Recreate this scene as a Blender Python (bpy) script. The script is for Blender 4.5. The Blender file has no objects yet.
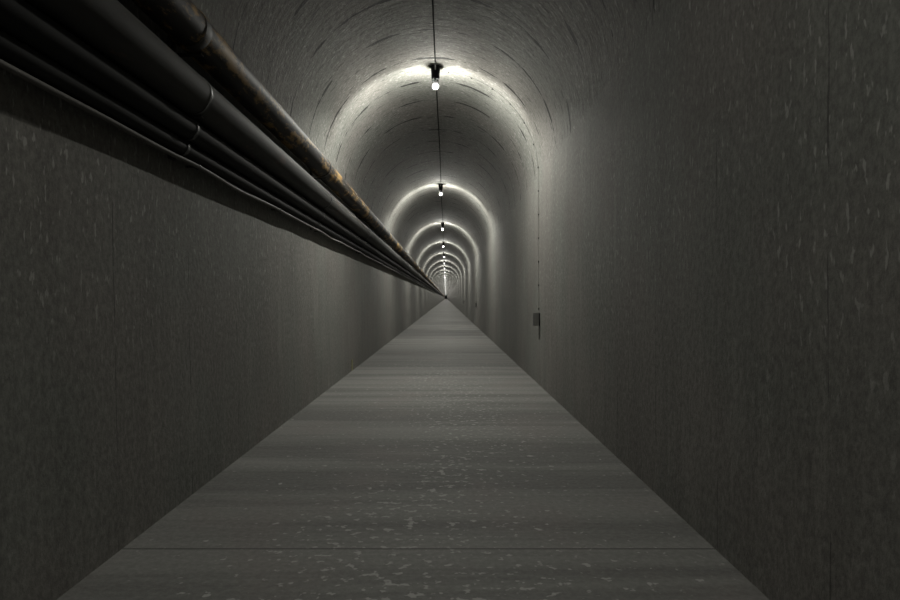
import bpy, bmesh, math, random
from mathutils import Vector
random.seed(7)
S = bpy.context.scene
COL = S.collection
PI = math.pi
EYE = 0.844                      # eye height above the floor
Y0, Y1 = -9.0, 600.0             # ends of the tunnel
CX, R = -0.115, 1.015            # vault centre line and radius
SPRING = 3.044 - R               # springing height
LX_F, LX_S, RX_F, RX_S = -1.09, -1.13, 0.905, 0.90
LAMP_X = -0.10
PITCH, FIRST = 6.22, 6.0
NLAMP = 74
BULB_GLOW, POWER = 1.2, 168.0
DISTR = [(0.0, 1.45), (1.0, 0.50), (0.25, 1.2), (0.45, 1.0), (0.50, 0.85), (0.56, 0.54), (0.65, 0.44), (0.78, 0.40), (0.90, 0.42)]   # downwards ... straight up

# ------------------------------------------------------------------ nodes
def mat(name):
    m = bpy.data.materials.new(name); m.use_nodes = True
    nt = m.node_tree; nt.nodes.clear()
    out = nt.nodes.new('ShaderNodeOutputMaterial')
    b = nt.nodes.new('ShaderNodeBsdfPrincipled')
    nt.links.new(b.outputs[0], out.inputs[0])
    return m, nt, b, out
def N(nt, typ, **kw):
    n = nt.nodes.new(typ)
    for k, v in kw.items(): setattr(n, k, v)
    return n
def math_(nt, op, a, b=None, c=None, clamp=False):
    n = N(nt, 'ShaderNodeMath', operation=op, use_clamp=clamp)
    for i, v in enumerate((a, b, c)):
        if v is None: continue
        if isinstance(v, (int, float)): n.inputs[i].default_value = v
        else: nt.links.new(v, n.inputs[i])
    return n.outputs[0]
def noise(nt, vec, scale, detail=3, rough=0.55):
    n = N(nt, 'ShaderNodeTexNoise'); n.inputs['Scale'].default_value = scale
    n.inputs['Detail'].default_value = detail; n.inputs['Roughness'].default_value = rough
    nt.links.new(vec, n.inputs['Vector']); return n.outputs['Fac']
def mapping(nt, vec, sc, loc=(0, 0, 0)):
    n = N(nt, 'ShaderNodeMapping'); n.inputs['Scale'].default_value = sc; n.inputs['Location'].default_value = loc
    nt.links.new(vec, n.inputs['Vector']); return n.outputs[0]
def ramp(nt, f, a, b, lo=0.0, hi=1.0):
    n = N(nt, 'ShaderNodeMapRange', interpolation_type='SMOOTHSTEP')
    n.inputs['From Min'].default_value = a; n.inputs['From Max'].default_value = b
    n.inputs['To Min'].default_value = lo; n.inputs['To Max'].default_value = hi
    nt.links.new(f, n.inputs['Value']); return n.outputs[0]
def mix(nt, f, a, b, blend='MIX'):
    n = N(nt, 'ShaderNodeMix', data_type='RGBA', blend_type=blend)
    for s, v in ((n.inputs[0], f), (n.inputs[6], a), (n.inputs[7], b)):
        if isinstance(v, (int, float)): s.default_value = v
        elif isinstance(v, tuple): s.default_value = (*v, 1)
        else: nt.links.new(v, s)
    return n.outputs[2]
def bump(nt, h, strength, dist, b, prev=None):
    n = N(nt, 'ShaderNodeBump'); n.inputs['Strength'].default_value = strength; n.inputs['Distance'].default_value = dist
    nt.links.new(h, n.inputs['Height'])
    if prev is not None: nt.links.new(prev, n.inputs['Normal'])
    nt.links.new(n.outputs[0], b.inputs['Normal']); return n.outputs[0]

def concrete_lining(name, vault):
    """board-marked concrete; UV = (metres round the profile, metres along the tunnel)"""
    m, nt, b, _ = mat(name)
    uv = N(nt, 'ShaderNodeUVMap', uv_map='metres').outputs[0]
    sep = N(nt, 'ShaderNodeSeparateXYZ'); nt.links.new(uv, sep.inputs[0])
    v = sep.outputs[1]
    k = 0.5
    def g(*c): return tuple(x * k for x in c)
    base = mix(nt, ramp(nt, noise(nt, mapping(nt, uv, (0.8, 0.8, 1)), 1.3, 5), 0.3, 0.7), *((g(.262, .26, .243), g(.288, .286, .268)) if vault else (g(.245, .243, .227), g(.305, .302, .283))))
    # soft runs that follow the profile
    st = noise(nt, mapping(nt, uv, (0.45, 4.5, 1), (3, 1, 0)), 1.6, 5, 0.6)
    base = mix(nt, ramp(nt, st, 0.40, 0.70, 0.0, 0.06 if vault else 0.38), base, g(.19, .188, .175))
    st2 = noise(nt, mapping(nt, uv, (0.5, 3.2, 1), (9, 4, 0)), 2.2, 5, 0.65)
    base = mix(nt, ramp(nt, st2, 0.52, 0.75, 0.0, 0.08 if vault else 0.6), base, g(.40, .396, .37))
    # fine mottling
    f = noise(nt, mapping(nt, uv, (1, 1.3, 1)), 34, 4, 0.8)
    base = mix(nt, ramp(nt, f, 0.32, 0.68, 0, 1), mix(nt, 0.76, (0, 0, 0), base), mix(nt, 0.10, base, (0.5, 0.5, 0.47)))
    tint = noise(nt, mapping(nt, uv, (1, 1, 1), (40, 3, 0)), 1.1, 3)
    base = mix(nt, 1.0, base, mix(nt, ramp(nt, tint, 0.38, 0.62), (0.985, 1.0, 0.97), (1.03, 0.99, 0.97)), 'MULTIPLY')
    # pale lime specks
    area = noise(nt, mapping(nt, uv, (1, 1, 1), (17, 5, 0)), 0.9, 2)
    sp = noise(nt, mapping(nt, uv, (13, 22, 1) if vault else (12, 30, 1), (2, 7, 0)), 1.6, 2, 0.5)
    spm = math_(nt, 'MULTIPLY', ramp(nt, sp, 0.59 if vault else 0.61, 0.68 if vault else 0.685), ramp(nt, area, 0.34, 0.54))
    pz = N(nt, 'ShaderNodeSeparateXYZ'); nt.links.new(N(nt, 'ShaderNodeNewGeometry').outputs['Position'], pz.inputs[0])
    spm = math_(nt, 'MULTIPLY', spm, ramp(nt, pz.outputs[2], 0.35, 1.1, 0.25, 1.0))     # more lime higher up the wall
    base = mix(nt, math_(nt, 'MULTIPLY', spm, 0.46), base, g(.80, .80, .75))
    # short dark dashes: shading of the board-mark relief put into the colour
    d = noise(nt, mapping(nt, uv, (4.0, 12, 1), (5, 2, 0)), 1.9, 3, 0.6)
    dm = ramp(nt, d, 0.58, 0.63)
    base = mix(nt, math_(nt, 'MULTIPLY', dm, 0.55 if vault else 0.08), base, g(.09, .088, .081))
    # formwork joints every 0.615 m, broken into pieces
    wob = noise(nt, mapping(nt, uv, (1.2, 0.6, 1)), 1.5, 3)
    vv = math_(nt, 'ADD', v, math_(nt, 'MULTIPLY', math_(nt, 'SUBTRACT', wob, 0.5), 0.03))
    fr = math_(nt, 'FRACT', math_(nt, 'DIVIDE', math_(nt, 'SUBTRACT', vv, 2.11 - 0.3075 - 61.5), 0.615))
    dist = math_(nt, 'MULTIPLY', math_(nt, 'ABSOLUTE', math_(nt, 'SUBTRACT', fr, 0.5)), 0.615)
    br = noise(nt, mapping(nt, uv, (1.3, 1.63, 1), (31, 11, 0)), 2.0, 3, 0.6)
    brm = ramp(nt, br, 0.44 if vault else 0.45, 0.62)
    wdt = math_(nt, 'MULTIPLY', brm, 0.025 if vault else 0.004)
    jm = math_(nt, 'LESS_THAN', dist, wdt)
    base = mix(nt, math_(nt, 'MULTIPLY', jm, 0.94 if vault else 0.5), base, (0.015, 0.015, 0.014))
    nt.links.new(base, b.inputs['Base Color'])
    rgh = ramp(nt, noise(nt, uv, 5, 3), 0.3, 0.7, 0.81, 0.85)
    nt.links.new(rgh, b.inputs['Roughness'])
    b.inputs['Specular IOR Level'].default_value = 0.2
    h1 = bump(nt, math_(nt, 'ADD', f, math_(nt, 'MULTIPLY', st, 0.1 if vault else 0.5)), 0.45 if vault else 0.25, 0.01, b)
    rip = noise(nt, mapping(nt, uv, (4.2, 9.5, 1), (1, 8, 0)), 1.5, 4, 0.65)
    h2 = bump(nt, rip, 0.40 if vault else 0.10, 0.022, b, h1)
    bump(nt, math_(nt, 'SUBTRACT', 1.0, jm), 0.5, 0.006, b, h2)
    return m

def floor_mat():
    m, nt, b, _ = mat('floor_concrete')
    uv = N(nt, 'ShaderNodeUVMap', uv_map='metres').outputs[0]
    sep = N(nt, 'ShaderNodeSeparateXYZ'); nt.links.new(uv, sep.inputs[0])
    u, v = sep.outputs[0], sep.outputs[1]
    k = 0.60
    def g(*c): return tuple(x * k for x in c)
    base = mix(nt, noise(nt, uv, 1.1, 4), g(.225, .223, .208), g(.285, .282, .264))
    band = noise(nt, mapping(nt, uv, (0.10, 1.7, 1), (4, 0, 0)), 1.6, 5, 0.66)
    base = mix(nt, ramp(nt, band, 0.40, 0.60, 0, 0.85), base, g(.145, .143, .134))
    base = mix(nt, ramp(nt, noise(nt, mapping(nt, uv, (0.12, 1.2, 1), (8, 3, 0)), 1.5, 5, .6), 0.52, 0.70, 0, 0.7), base, g(.36, .357, .335))
    red = noise(nt, mapping(nt, uv, (1.3, 0.9, 1), (6, 6, 0)), 1.4, 3)
    base = mix(nt, ramp(nt, red, 0.5, 0.68, 0, 0.4), base, g(.25, .22, .207))
    f = noise(nt, uv, 45, 4, 0.7)
    base = mix(nt, ramp(nt, f, 0.3, 0.75, 0, 1), mix(nt, 0.84, (0, 0, 0), base), mix(nt, 0.05, base, (0.5, 0.5, 0.48)))
    area = noise(nt, mapping(nt, uv, (1.2, 0.8, 1), (2, 9, 0)), 1.2, 2)
    cen = math_(nt, 'SUBTRACT', 1.0, math_(nt, 'MULTIPLY', math_(nt, 'ABSOLUTE', math_(nt, 'SUBTRACT', u, 1.1)), 0.85), clamp=True)
    sp = noise(nt, mapping(nt, uv, (19, 22, 1)), 1.35, 2, 0.55)
    thr = math_(nt, 'ADD', sp, math_(nt, 'MULTIPLY', math_(nt, 'MULTIPLY', cen, area), 0.24))
    spm = ramp(nt, thr, 0.695, 0.765)
    base = mix(nt, math_(nt, 'MULTIPLY', spm, 0.6), base, g(.55, .55, .52))
    # slab joints every 3.02 m
    fr = math_(nt, 'FRACT', math_(nt, 'DIVIDE', math_(nt, 'SUBTRACT', v, 2.13 - 1.51 - 60.4), 3.02))
    dist = math_(nt, 'MULTIPLY', math_(nt, 'ABSOLUTE', math_(nt, 'SUBTRACT', fr, 0.5)), 3.02)
    jm = math_(nt, 'LESS_THAN', dist, 0.005)
    base = mix(nt, math_(nt, 'MULTIPLY', jm, 0.8), base, (0.04, 0.04, 0.037))
    nt.links.new(base, b.inputs['Base Color'])
    b.inputs['Roughness'].default_value = 0.8
    b.inputs['Specular IOR Level'].default_value = 0.22
    h = bump(nt, f, 0.3, 0.006, b)
    bump(nt, math_(nt, 'SUBTRACT', 1.0, jm), 0.6, 0.006, b, h)
    return m

def pipe_mat(name, dark, mid, patch, amount, rough, metal=0.0, seed=0.0, spec=0.5):
    m, nt, b, _ = mat(name)
    oc = N(nt, 'ShaderNodeTexCoord').outputs['Object']
    n1 = noise(nt, mapping(nt, oc, (3, 0.7, 3), (seed, 0, 0)), 2.0, 5, 0.65)
    c = mix(nt, ramp(nt, n1, 0.3, 0.7), dark, mid)
    n2 = noise(nt, mapping(nt, oc, (5, 1.6, 5), (seed + 3, 1, 0)), 2.0, 6, 0.7)
    n3 = noise(nt, mapping(nt, oc, (0, 0.35, 0), (seed + 5, 2, 0)), 1.0, 1)
    pm = ramp(nt, math_(nt, 'ADD', n2, math_(nt, 'MULTIPLY', math_(nt, 'SUBTRACT', n3, 0.5), 0.5)), 0.62 - amount, 0.72 - amount)
    c = mix(nt, pm, c, patch)
    nt.links.new(c, b.inputs['Base Color'])
    b.inputs['Metallic'].default_value = metal
    b.inputs['Roughness'].default_value = rough
    b.inputs['Specular IOR Level'].default_value = spec
    bump(nt, n2, 0.35, 0.004, b)
    return m

def simple(name, col, rough=0.5, metal=0.0, var=0.3, spec=0.25):
    m, nt, b, _ = mat(name)
    oc = N(nt, 'ShaderNodeTexCoord').outputs['Object']
    c = mix(nt, noise(nt, oc, 14, 3), tuple(x * (1 - var) for x in col), tuple(x * (1 + var) for x in col))
    nt.links.new(c, b.inputs['Base Color'])
    b.inputs['Roughness'].default_value = rough; b.inputs['Metallic'].default_value = metal; b.inputs['Specular IOR Level'].default_value = spec
    return m

M = {}
M['wall'] = concrete_lining('wall_concrete', False)
M['vault'] = concrete_lining('vault_concrete', True)
M['floor'] = floor_mat()
M['rust'] = pipe_mat('rusty_pipe_metal', (0.010, 0.009, 0.008), (0.026, 0.021, 0.017), (0.30, 0.185, 0.06), 0.12, 0.6, 0.0, 0.0, 0.22)
M['grey'] = pipe_mat('grey_pipe_paint', (0.032, 0.0315, 0.030), (0.052, 0.051, 0.048), (0.085, 0.058, 0.048), 0.02, 0.7, 0.0, 11.0, 0.15)
M['dark'] = pipe_mat('dark_pipe_paint', (0.011, 0.011, 0.011), (0.018, 0.018, 0.018), (0.024, 0.017, 0.014), -0.04, 0.75, 0.0, 23.0, 0.12)
M['collar'] = simple('collar_metal', (0.04, 0.035, 0.03), 0.45)
M['clamp'] = simple('clamp_metal', (0.045, 0.0445, 0.043), 0.45)
M['bracket'] = simple('bracket_metal', (0.03, 0.03, 0.029), 0.55)
M['cable'] = simple('cable_sheath', (0.10, 0.096, 0.09), 0.65, spec=0.12)
M['conduit'] = simple('conduit_sheath', (0.010, 0.010, 0.0095), 0.95, spec=0.02)
M['wire'] = simple('wire_sheath', (0.21, 0.207, 0.19), 0.7)
M['clip'] = simple('clip_plastic', (0.045, 0.044, 0.04), 0.5)
M['socket'] = simple('socket_bakelite', (0.006, 0.006, 0.006), 0.8, spec=0.08)
M['mount'] = simple('mount_metal', (0.012, 0.012, 0.012), 0.8, spec=0.08)
M['tail'] = simple('tail_sheath', (0.2, 0.197, 0.185), 0.5)
M['box'] = simple('box_plastic', (0.025, 0.025, 0.024), 0.5)
M['lid'] = simple('lid_plastic', (0.17, 0.169, 0.16), 0.5)
M['gap'] = simple('gap_shade', (0.02, 0.02, 0.019), 0.7)  # dark colour standing in for the shadow between lid and wall
M['marker'] = simple('marker_paint', (0.2, 0.19, 0.07), 0.55)
# bulb
m = bpy.data.materials.new('lit_bulb'); m.use_nodes = True; nt = m.node_tree; nt.nodes.clear()
o = nt.nodes.new('ShaderNodeOutputMaterial'); e = nt.nodes.new('ShaderNodeEmission')
e.inputs[0].default_value = (1.0, 0.985, 0.94, 1); e.inputs[1].default_value = BULB_GLOW
t = nt.nodes.new('ShaderNodeBsdfTransparent'); ad = nt.nodes.new('ShaderNodeAddShader')
nt.links.new(e.outputs[0], ad.inputs[0]); nt.links.new(t.outputs[0], ad.inputs[1])
nt.links.new(ad.outputs[0], o.inputs[0]); M['bulb'] = m
# the light each bulb throws: mostly sideways and down, shade on the crown put into the ramp
LIGHT = bpy.data.lights.new('bulb_light', 'POINT'); LIGHT.energy = POWER; LIGHT.color = (1.0, 0.98, 0.925); LIGHT.shadow_soft_size = 0.02
LIGHT.use_nodes = True; nt = LIGHT.node_tree
e = nt.nodes['Emission']
ge = N(nt, 'ShaderNodeTexCoord'); sp_ = N(nt, 'ShaderNodeSeparateXYZ'); nt.links.new(ge.outputs['Normal'], sp_.inputs[0])
rp = N(nt, 'ShaderNodeValToRGB'); cr = rp.color_ramp
nt.links.new(math_(nt, 'MULTIPLY_ADD', sp_.outputs[2], 0.5, 0.5), rp.inputs[0])
for q, (p, v) in enumerate(DISTR):
    el = cr.elements[q] if q < 2 else cr.elements.new(p)
    el.position = p; el.color = (v, v, v, 1)
# added dimming of the vault towards the viewer, to sharpen each lit arch
back = ramp(nt, sp_.outputs[1], -0.30, 0.08, 0.36, 1.0)
low = ramp(nt, sp_.outputs[2], -0.58, -0.15, 1.0, 0.0)
side = math_(nt, 'MAXIMUM', back, low)
nt.links.new(math_(nt, 'MULTIPLY', rp.outputs[0], side), e.inputs['Strength'])
# jar glass
m = bpy.data.materials.new('jar_glass'); m.use_nodes = True; nt = m.node_tree; nt.nodes.clear()
o = nt.nodes.new('ShaderNodeOutputMaterial'); t = nt.nodes.new('ShaderNodeBsdfTransparent'); g = nt.nodes.new('ShaderNodeBsdfGlossy')
t.inputs[0].default_value = (0.93, 0.94, 0.92, 1); g.inputs['Roughness'].default_value = 0.08
fr = nt.nodes.new('ShaderNodeLayerWeight'); fr.inputs[0].default_value = 0.35
mx = nt.nodes.new('ShaderNodeMixShader'); nt.links.new(fr.outputs['Fresnel'], mx.inputs[0])
nt.links.new(t.outputs[0], mx.inputs[1]); nt.links.new(g.outputs[0], mx.inputs[2]); nt.links.new(mx.outputs[0], o.inputs[0]); M['glass'] = m

# ------------------------------------------------------------------ mesh helpers
def link(name, me, m, parent=None, loc=(0, 0, 0)):
    o = bpy.data.objects.new(name, me); COL.objects.link(o)
    if m and not me.materials: me.materials.append(m)
    if parent: o.parent = parent
    o.location = loc
    return o
def to_mesh(name, bm, smooth=True):
    bmesh.ops.recalc_face_normals(bm, faces=bm.faces)
    me = bpy.data.meshes.new(name); bm.to_mesh(me); bm.free()
    if smooth:
        for p in me.polygons: p.use_smooth = True
        me.set_sharp_from_angle(angle=math.radians(40))
    return me
def empty(name, loc):
    o = bpy.data.objects.new(name, None); COL.objects.link(o); o.location = loc; o.empty_display_size = 0.1
    return o
def tag(o, label, cat, group=None):
    o['label'] = label; o['category'] = cat
    if group: o['group'] = group
    return o
def add_box(bm, x0, x1, y0, y1, z0, z1, bev=0.0):
    r = bmesh.ops.create_cube(bm, size=1)
    for v in r['verts']:
        v.co = Vector(((x0 + x1) / 2 + v.co.x * (x1 - x0), (y0 + y1) / 2 + v.co.y * (y1 - y0), (z0 + z1) / 2 + v.co.z * (z1 - z0)))
    if bev:
        es = {e for v in r['verts'] for e in v.link_edges}
        bmesh.ops.bevel(bm, geom=list(es), offset=bev, segments=2, affect='EDGES')
def add_lathe(bm, prof, n=24, cap=True):
    """profile of (radius, z) turned about z"""
    rings = []
    for r, z in prof:
        if r < 1e-6: rings.append([bm.verts.new((0, 0, z))])
        else: rings.append([bm.verts.new((r * math.cos(2 * PI * i / n), r * math.sin(2 * PI * i / n), z)) for i in range(n)])
    for a, b in zip(rings, rings[1:]):
        for i in range(n):
            j = (i + 1) % n
            if len(a) == 1 and len(b) == 1: continue
            if len(a) == 1: bm.faces.new((a[0], b[i], b[j]))
            elif len(b) == 1: bm.faces.new((a[i], a[j], b[0]))
            else: bm.faces.new((a[i], a[j], b[j], b[i]))
    if cap:
        for rg in (rings[0], rings[-1]):
            if len(rg) > 1: bm.faces.new(rg)
def add_tube(bm, pts, r, n=12, cap=True):
    """round tube through points; r a number or one per point"""
    pts = [Vector(p) for p in pts]; rings = []
    for i, p in enumerate(pts):
        t = (pts[min(i + 1, len(pts) - 1)] - pts[max(i - 1, 0)]).normalized()
        ref = Vector((0, 0, 1)) if abs(t.z) < 0.9 else Vector((0, 1, 0))
        a = t.cross(ref).normalized(); b = a.cross(t)
        rr = r[i] if isinstance(r, (list, tuple)) else r
        rings.append([bm.verts.new(p + a * rr * math.cos(2 * PI * k / n) + b * rr * math.sin(2 * PI * k / n)) for k in range(n)])
    for a, b in zip(rings, rings[1:]):
        for k in range(n):
            l = (k + 1) % n; bm.faces.new((a[k], a[l], b[l], b[k]))
    if cap: bm.faces.new(rings[0]); bm.faces.new(rings[-1])

# ------------------------------------------------------------------ the shell
YS = [Y0 + 3.0 * i for i in range(20)]
while YS[-1] < Y1 - 12: YS.append(YS[-1] + 10)
YS.append(Y1)
def shell(name, prof, u0, outward, m):
    """a solid strip of lining: inner profile points (x, z), thickness given per point by outward vectors"""
    me = bpy.data.meshes.new(name); bm = bmesh.new(); uvl = bm.loops.layers.uv.new('metres')
    us = [u0]
    for a, b in zip(prof, prof[1:]): us.append(us[-1] + math.dist(a, b))
    inn = [[bm.verts.new((x, y, z)) for x, z in prof] for y in YS]
    out = [[bm.verts.new((x + ox, y, z + oz)) for (x, z), (ox, oz) in zip(prof, outward)] for y in YS]
    def face(vs, uvs):
        f = bm.faces.new(vs)
        for l, q in zip(f.loops, uvs): l[uvl].uv = q
        f.smooth = True
    k = len(prof)
    for i in range(len(YS) - 1):
        for j in range(k - 1):
            q = ((us[j], YS[i]), (us[j + 1], YS[i]), (us[j + 1], YS[i + 1]), (us[j], YS[i + 1]))
            face((inn[i][j], inn[i][j + 1], inn[i + 1][j + 1], inn[i + 1][j]), q)
            face((out[i][j + 1], out[i][j], out[i + 1][j], out[i + 1][j + 1]), (q[1], q[0], q[3], q[2]))
        for j in (0, k - 1):
            face((inn[i][j], out[i][j], out[i + 1][j], inn[i + 1][j]), ((us[j], YS[i]),) * 2 + ((us[j], YS[i + 1]),) * 2)
    for i in (0, len(YS) - 1):
        for j in range(k - 1):
            face((inn[i][j], inn[i][j + 1], out[i][j + 1], out[i][j]), ((us[j], YS[i]),) * 4)
    bmesh.ops.recalc_face_normals(bm, faces=bm.faces)
    bm.to_mesh(me); bm.free(); me.set_sharp_from_angle(angle=math.radians(30))
    o = link(name, me, m); o['kind'] = 'structure'
    return o, us[-1]
TH = 0.25
nz = 5
lw = [(LX_F + (LX_S - LX_F) * i / nz, SPRING * i / nz) for i in range(nz + 1)]
_, u1 = shell('wall_left', lw, 0.0, [(-TH, 0)] * len(lw), M['wall'])
NA = 48
arc = [(CX - R * math.cos(PI * i / NA), SPRING + R * math.sin(PI * i / NA)) for i in range(NA + 1)]
_, u2 = shell('ceiling', arc, u1, [(-TH * math.cos(PI * i / NA), TH * math.sin(PI * i / NA)) for i in range(NA + 1)], M['vault'])
rw = [(RX_S + (RX_F - RX_S) * i / nz, SPRING * (1 - i / nz)) for i in range(nz + 1)]
shell('wall_right', rw, u2, [(TH, 0)] * len(rw), M['wall'])
shell('floor', [(LX_F - TH, 0), (LX_F, 0), (RX_F, 0), (RX_F + TH, 0)], -TH, [(0, -TH)] * 4, M['floor'])
def end_wall(name, y0, y1):
    bm = bmesh.new(); add_box(bm, LX_S - TH, RX_F + TH, y0, y1, -TH, 3.3)
    o = link(name, to_mesh(name, bm, False), simple(name + '_concrete', (0.2, 0.198, 0.185), 0.7)); o['kind'] = 'structure'
end_wall('wall_back', Y0 - 0.2, Y0)
end_wall('wall_front', Y1, Y1 + 0.2)

# ------------------------------------------------------------------ pipes along the left wall
PY0, PY1 = Y0 + 0.02, Y1 - 0.02
JOINT0, JOINT = 2.53, 2.65
def pipe(name, x, z, r, m, label, cat, joints, n=32, wav=0.0):
    bm = bmesh.new(); ys = []; y = PY0
    while y < PY1: ys.append(y); y += 0.66 if y < 45 else 6
    ys.append(PY1)
    ph = random.random() * 6
    # placed with its origin at the camera's end of the run
    add_tube(bm, [(wav * math.sin(0.9 * yy + ph) * 0.5, yy - PY0, wav * math.sin(1.7 * yy + ph)) for yy in ys], r, n)
    root = link(name, to_mesh(name, bm), m, None, (x, PY0, z)); tag(root, label, cat)
    if joints:
        jn, jm, prof = joints
        bm = bmesh.new()
        add_lathe(bm, prof, n, cap=False)
        bmesh.ops.rotate(bm, verts=bm.verts, cent=(0, 0, 0), matrix=__import__('mathutils').Matrix.Rotation(-PI / 2, 3, 'X'))
        me = to_mesh(jn, bm); me.materials.append(jm)
        for k in range(-3, 18):
            link(jn, me, None, root, (0, JOINT0 + JOINT * k - PY0, 0))
    return root
PX = -1.014
RR = 0.0775
zr, zg = EYE + 1.064, EYE + 0.813
pipe('rusty_pipe', PX, zr, RR, M['rust'], 'dark brown pipe with golden rust patches, topmost of the pipes on the left wall', 'pipe',
     ('collar', M['rust'], [(RR - .002, -.06), (RR + .003, -.055), (RR + .0045, -.006), (RR + .0005, .006), (RR - .002, .007)]))
pipe('grey_pipe', PX, zg, RR + .0005, M['grey'], 'thick grey pipe with thin banded joints, directly below the rusty brown pipe', 'pipe',
     ('band', M['clamp'], [(RR - .002, -.008), (RR + .004, -.007), (RR + .004, .007), (RR - .002, .008)]))
pipe('slim_pipe', -1.046, EYE + .684, .0436, M['dark'], 'slim blackish pipe hung just below the thick grey pipe', 'pipe', None, 24)
pipe('conduit_pipe', -1.0710, EYE + .6085, .030, M['dark'], 'thinnest black pipe, lowest of the pipe run just above the thin pale cable', 'pipe', None, 20)

# thin pale cable along the bottom of the run
CXX, CZZ = -1.066, EYE + .562
bm = bmesh.new(); pts = []; y = PY0
while y < 60:
    s = (y / 1.325) % 1.0
    pts.append((0.002 * math.sin(5.1 * y) + 0.001 * math.sin(9 * y + 1), y - PY0, -0.009 * (1 - (2 * s - 1) ** 2) * (0.6 + 0.4 * math.sin(2.3 * y)) + 0.0015 + 0.0015 * math.sin(7.3 * y)))
    y += 0.09
while y < PY1: pts.append((0, y - PY0, 0)); y += 6
add_tube(bm, pts, 0.0095, 10)
cab = link('hanging_cable', to_mesh('hanging_cable', bm), M['cable'], None, (CXX, PY0, CZZ))
tag(cab, 'thin pale wavy cable running along the underside of the dark pipes on the left wall', 'cable')
bm = bmesh.new()
add_lathe(bm, [(0.009, -.006), (.0135, -.006), (.0135, .006), (.009, .006)], 12, False)
bmesh.ops.rotate(bm, verts=bm.verts, cent=(0, 0, 0), matrix=__import__('mathutils').Matrix.Rotation(PI / 2, 3, 'X'))
add_box(bm, -1.1165 - CXX, -.011, -.006, .006, -.004, .004)
me = to_mesh('clip', bm); me.materials.append(M['clip'])
for k in range(-6, 24):
    yy = 2.72 + 1.325 * k
    link('clip', me, None, cab, (0, yy - PY0, 0.0015))

# wall brackets behind the pipes
def bracket():
    x0 = -1.1165
    root = empty('pipe_bracket', (x0, 0, EYE + .56))
    def part(name, *bx):
        b = bmesh.new(); add_box(b, *bx, .002); return link(name, to_mesh(name, b), M['bracket'], root)
    # coordinates relative to the root
    part('wall_rail', .0, .015, -.022, .022, 0.0, .60)
    for zc in (zr, zg):
        zz = zc - RR - EYE - .56
        part('arm', .015, PX - x0 + .03, -.016, .016, zz - .0065, zz - .0008)
    for zc, xc, r in ((EYE + .684, -1.046, .0436), (EYE + .6085, -1.0710, .030)):
        b = bmesh.new()
        add_lathe(b, [(r + .0006, -.009), (r + .004, -.009), (r + .004, .009), (r + .0006, .009)], 20, False)
        bmesh.ops.rotate(b, verts=b.verts, cent=(0, 0, 0), matrix=__import__('mathutils').Matrix.Rotation(PI / 2, 3, 'X'))
        link('pipe_clip', to_mesh('pipe_clip', b), M['bracket'], root, (xc - x0, 0, zc - EYE - .56))
    return root
def copy_tree(o, parent=None):
    c = o.copy(); COL.objects.link(c)
    if parent: c.parent = parent
    for ch in [q for q in bpy.data.objects if q.parent == o]: copy_tree(ch, c)
    return c
ORD = ['nearest', 'second', 'third', 'fourth', 'fifth', 'sixth', 'seventh', 'eighth', 'ninth', 'tenth', 'eleventh', 'twelfth']
br0 = bracket()
for k in range(5):
    o = br0 if k == 0 else copy_tree(br0)
    o.location.y = JOINT0 + .03 + JOINT * k
    tag(o, ('nearest dark steel wall bracket, its arm showing under the banded joint of the grey pipe' if k == 0 else
            f'{ORD[k]} dark steel wall bracket behind the pipes, counted from the viewer'), 'bracket', 'pipe brackets on the left wall')

# ------------------------------------------------------------------ lamps on the crown
CROWN = 3.044
def lamp_meshes(n):
    d = {}
    b = bmesh.new(); add_box(b, -.038, .038, -.03, .03, -.02, 0.0, .003); add_box(b, -.058, .058, -.012, .012, -.012, -.005, .001); d['mount_plate'] = to_mesh('mount_plate', b)
    b = bmesh.new(); add_lathe(b, [(.040, -.02), (.040, -.05), (.0385, -.095), (.038, -.128), (.028, -.131)], n); d['socket'] = to_mesh('socket', b)
    b = bmesh.new(); add_lathe(b, [(.025, -.129), (.0245, -.168), (.020, -.172)], n); d['lamp_holder'] = to_mesh('lamp_holder', b)
    b = bmesh.new(); add_lathe(b, [(.035, -.126), (.035, -.185), (.0345, -.20), (.030, -.214), (.020, -.2225), (.0, -.226)], n, False); d['glass_jar'] = to_mesh('glass_jar', b)
    b = bmesh.new()
    add_lathe(b, [(.018, -.171), (.026, -.174), (.0295, -.180), (.0295, -.192), (.0265, -.203), (.017, -.214), (.0, -.217)], max(10, n // 2)); d['bulb'] = to_mesh('bulb', b)
    b = bmesh.new(); add_tube(b, [(0, -.10, -.0085), (0, -.075, -.010), (0, -.060, -.020), (0, -.054, -.036), (0, -.047, -.045), (0, -.037, -.045)], .0065, 8); d['cable_tail'] = to_mesh('cable_tail', b)
    for nm, mm in (('mount_plate', 'mount'), ('socket', 'socket'), ('lamp_holder', 'socket'), ('glass_jar', 'glass'), ('bulb', 'bulb'), ('cable_tail', 'tail')):
        d[nm].materials.append(M[mm])
    return d
DIMMED = LIGHT.copy(); DIMMED.energy = POWER * 0.42     # unseen overhead lamp, turned down to keep the near walls dark
LM = lamp_meshes(24); LS = lamp_meshes(12)
far_group = 'ceiling lamps along the vault crown'
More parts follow.
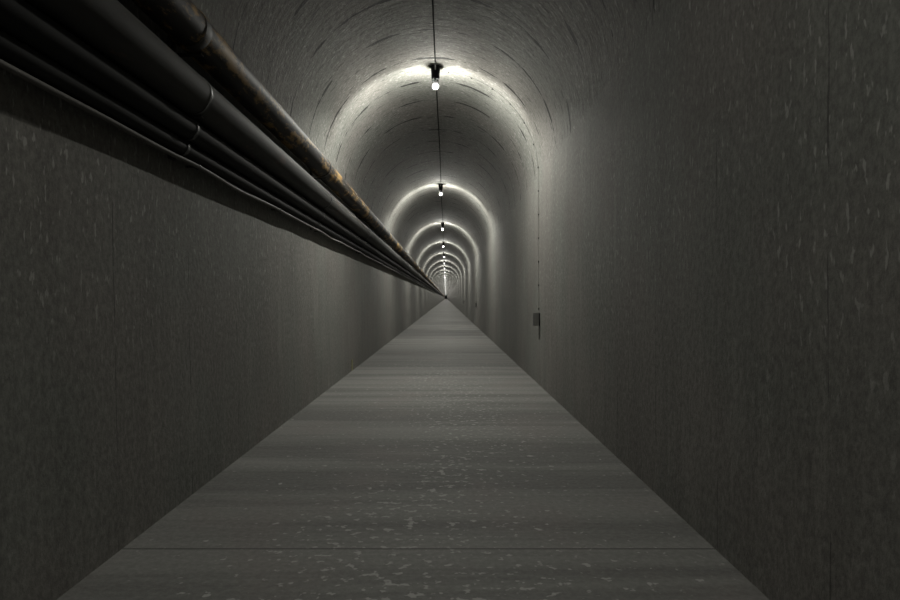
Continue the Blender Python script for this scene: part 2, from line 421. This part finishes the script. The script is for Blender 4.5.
for k in range(-1, NLAMP + 1):
    y = FIRST + PITCH * (k - 1)
    root = empty('ceiling_lamp', (LAMP_X, y, CROWN))
    if k == 1: lab = 'nearest ceiling lamp in view, its clear jar and dark socket plain to see'
    elif k == 2: lab = 'second ceiling lamp from the viewer, bright dot under a dark socket'
    elif 3 <= k <= 10: lab = f'{ORD[k-1]} ceiling lamp from the viewer, small lit bulb on its own lit arch'
    elif k > 10: lab = 'tiny far ceiling lamp in the bright vertical line above the vanishing point'
    else: lab = 'ceiling lamp on the vault overhead, outside the picture' if k == 0 else 'ceiling lamp on the vault well behind the viewer'
    tag(root, lab, 'lamp', far_group)
    names = ('mount_plate', 'socket', 'lamp_holder', 'glass_jar', 'bulb', 'cable_tail') if k <= 5 else (('socket', 'glass_jar', 'bulb') if k <= 12 else ('socket', 'bulb'))
    for nm in names: link(nm, (LM if k <= 3 else LS)[nm], None, root)
    link('bulb_light', DIMMED if k == 0 else LIGHT, None, root, (0, 0, -.192))

# supply cable along the crown
bm = bmesh.new()
pts = []
y = PY0
while y < 470:
    pts.append((0.004 * math.sin(0.8 * y), y - PY0, 0.002 * math.sin(2.1 * y))); y += 0.5 if y < 30 else 5
add_tube(bm, pts, .0062, 10)
cz = CROWN - .0100
crown = link('supply_cable', to_mesh('supply_cable', bm), M['conduit'], None, (LAMP_X + .004, PY0, cz))
tag(crown, 'thin dark supply cable running along the crown of the vault from lamp to lamp', 'cable')

# wires round the vault to the boxes beside the odd lamps, and the boxes
def vault_pt(a, off):                       # a = angle from the crown, to the right
    return CX + (R - off) * math.sin(a), SPRING + (R - off) * math.cos(a)
BOXZ = EYE - .205
PATH = [vault_pt(0.02 + (PI / 2 - 0.02) * i / 24, .0048) for i in range(25)] + [(RX_S - .0038, SPRING - .2 * i) for i in range(1, 7)] + [(RX_S - .0038, BOXZ + .062)]
bm = bmesh.new(); add_tube(bm, [(x, 0, z - BOXZ) for x, z in PATH], .0026, 8); wire_me = to_mesh('drop_wire', bm); wire_me.materials.append(M['wire'])
bm = bmesh.new(); add_lathe(bm, [(.0, -.008), (.0065, -.008), (.0065, .008), (.0, .008)], 10); clip_me = to_mesh('wire_clip', bm); clip_me.materials.append(M['clip'])
cl = []; acc = 0.12
for a, b_ in zip(PATH, PATH[1:]):
    L = math.dist(a, b_)
    while acc <= L:
        cl.append((a[0] + (b_[0] - a[0]) * acc / L, a[1] + (b_[1] - a[1]) * acc / L)); acc += .228
    acc -= L
def part_box(name, bx, m, root, bev=.003):
    b = bmesh.new(); add_box(b, *bx, bev); return link(name, to_mesh(name, b), m, root)
wb = None
for i, k in enumerate((1, 3, 5)):
    y = FIRST + PITCH * (k - 1) + .13
    w = link('drop_wire', wire_me, None, None, (0, y, BOXZ))
    tag(w, ['thin clipped wire curving from the nearest lamp down the right wall to the grey box',
            'thin clipped wire from the third lamp down to the small dark box',
            'thin clipped wire beside the fifth lamp, hardly visible down the far right wall'][i], 'wire', 'wires from the lamps to the wall boxes')
    if k < 5:
        for x, z in cl: link('clip', clip_me, None, w, (x, 0, z - BOXZ))
    root = empty('junction_box', (RX_S + .004, y, BOXZ))
    part_box('box_body', (-.056, 0, -.055, .04, -.062, .062), M['box'], root)
    part_box('shade_strip', (-.058, 0, -.062, -.055, -.060, .060), M['gap'], root, .001)  # strip added as the shadow beside the lid
    part_box('lid', (-.058, -.014, -.070, -.062, -.062, .062), M['lid'], root)
    tag(root, ['small grey junction box low on the right wall beside the nearest lit arch',
               'small dark junction box on the right wall beside the third lit arch',
               'tiny junction box on the far right wall beside the fifth lit arch'][i], 'junction box', 'junction boxes on the right wall')

# yellowish marker strip at the foot of the left wall
bm = bmesh.new(); add_box(bm, 0, .006, -.03, .03, 0, .13, .002)
o = link('marker_strip', to_mesh('marker_strip', bm), M['marker'], None, (LX_F - .003, 7.35, 0.0))
tag(o, 'short faded yellow marker strip at the foot of the left wall', 'marker')

# ------------------------------------------------------------------ world, camera, colour
w = bpy.data.worlds.new('dark'); S.world = w; w.use_nodes = True
w.node_tree.nodes['Background'].inputs[0].default_value = (0, 0, 0, 1)
cam = bpy.data.cameras.new('camera'); co = bpy.data.objects.new('camera', cam); COL.objects.link(co)
co.location = (0, 0, EYE); co.rotation_euler = (PI / 2, 0, 0)
cam.sensor_width = 36; cam.lens = 36 * 633 / 900; cam.shift_x = 4 / 900; cam.shift_y = -2 / 900
cam.clip_start = 0.02; cam.clip_end = 1000
S.camera = co
vs = S.view_settings
vs.view_transform = 'Standard'; vs.look = 'None'; vs.gamma = 1; vs.exposure = 0.0
vs.use_curve_mapping = False
c = S.cycles
c.max_bounces = 10; c.diffuse_bounces = 6; c.glossy_bounces = 4; c.transparent_max_bounces = 32
c.use_denoising = True; c.use_light_tree = True
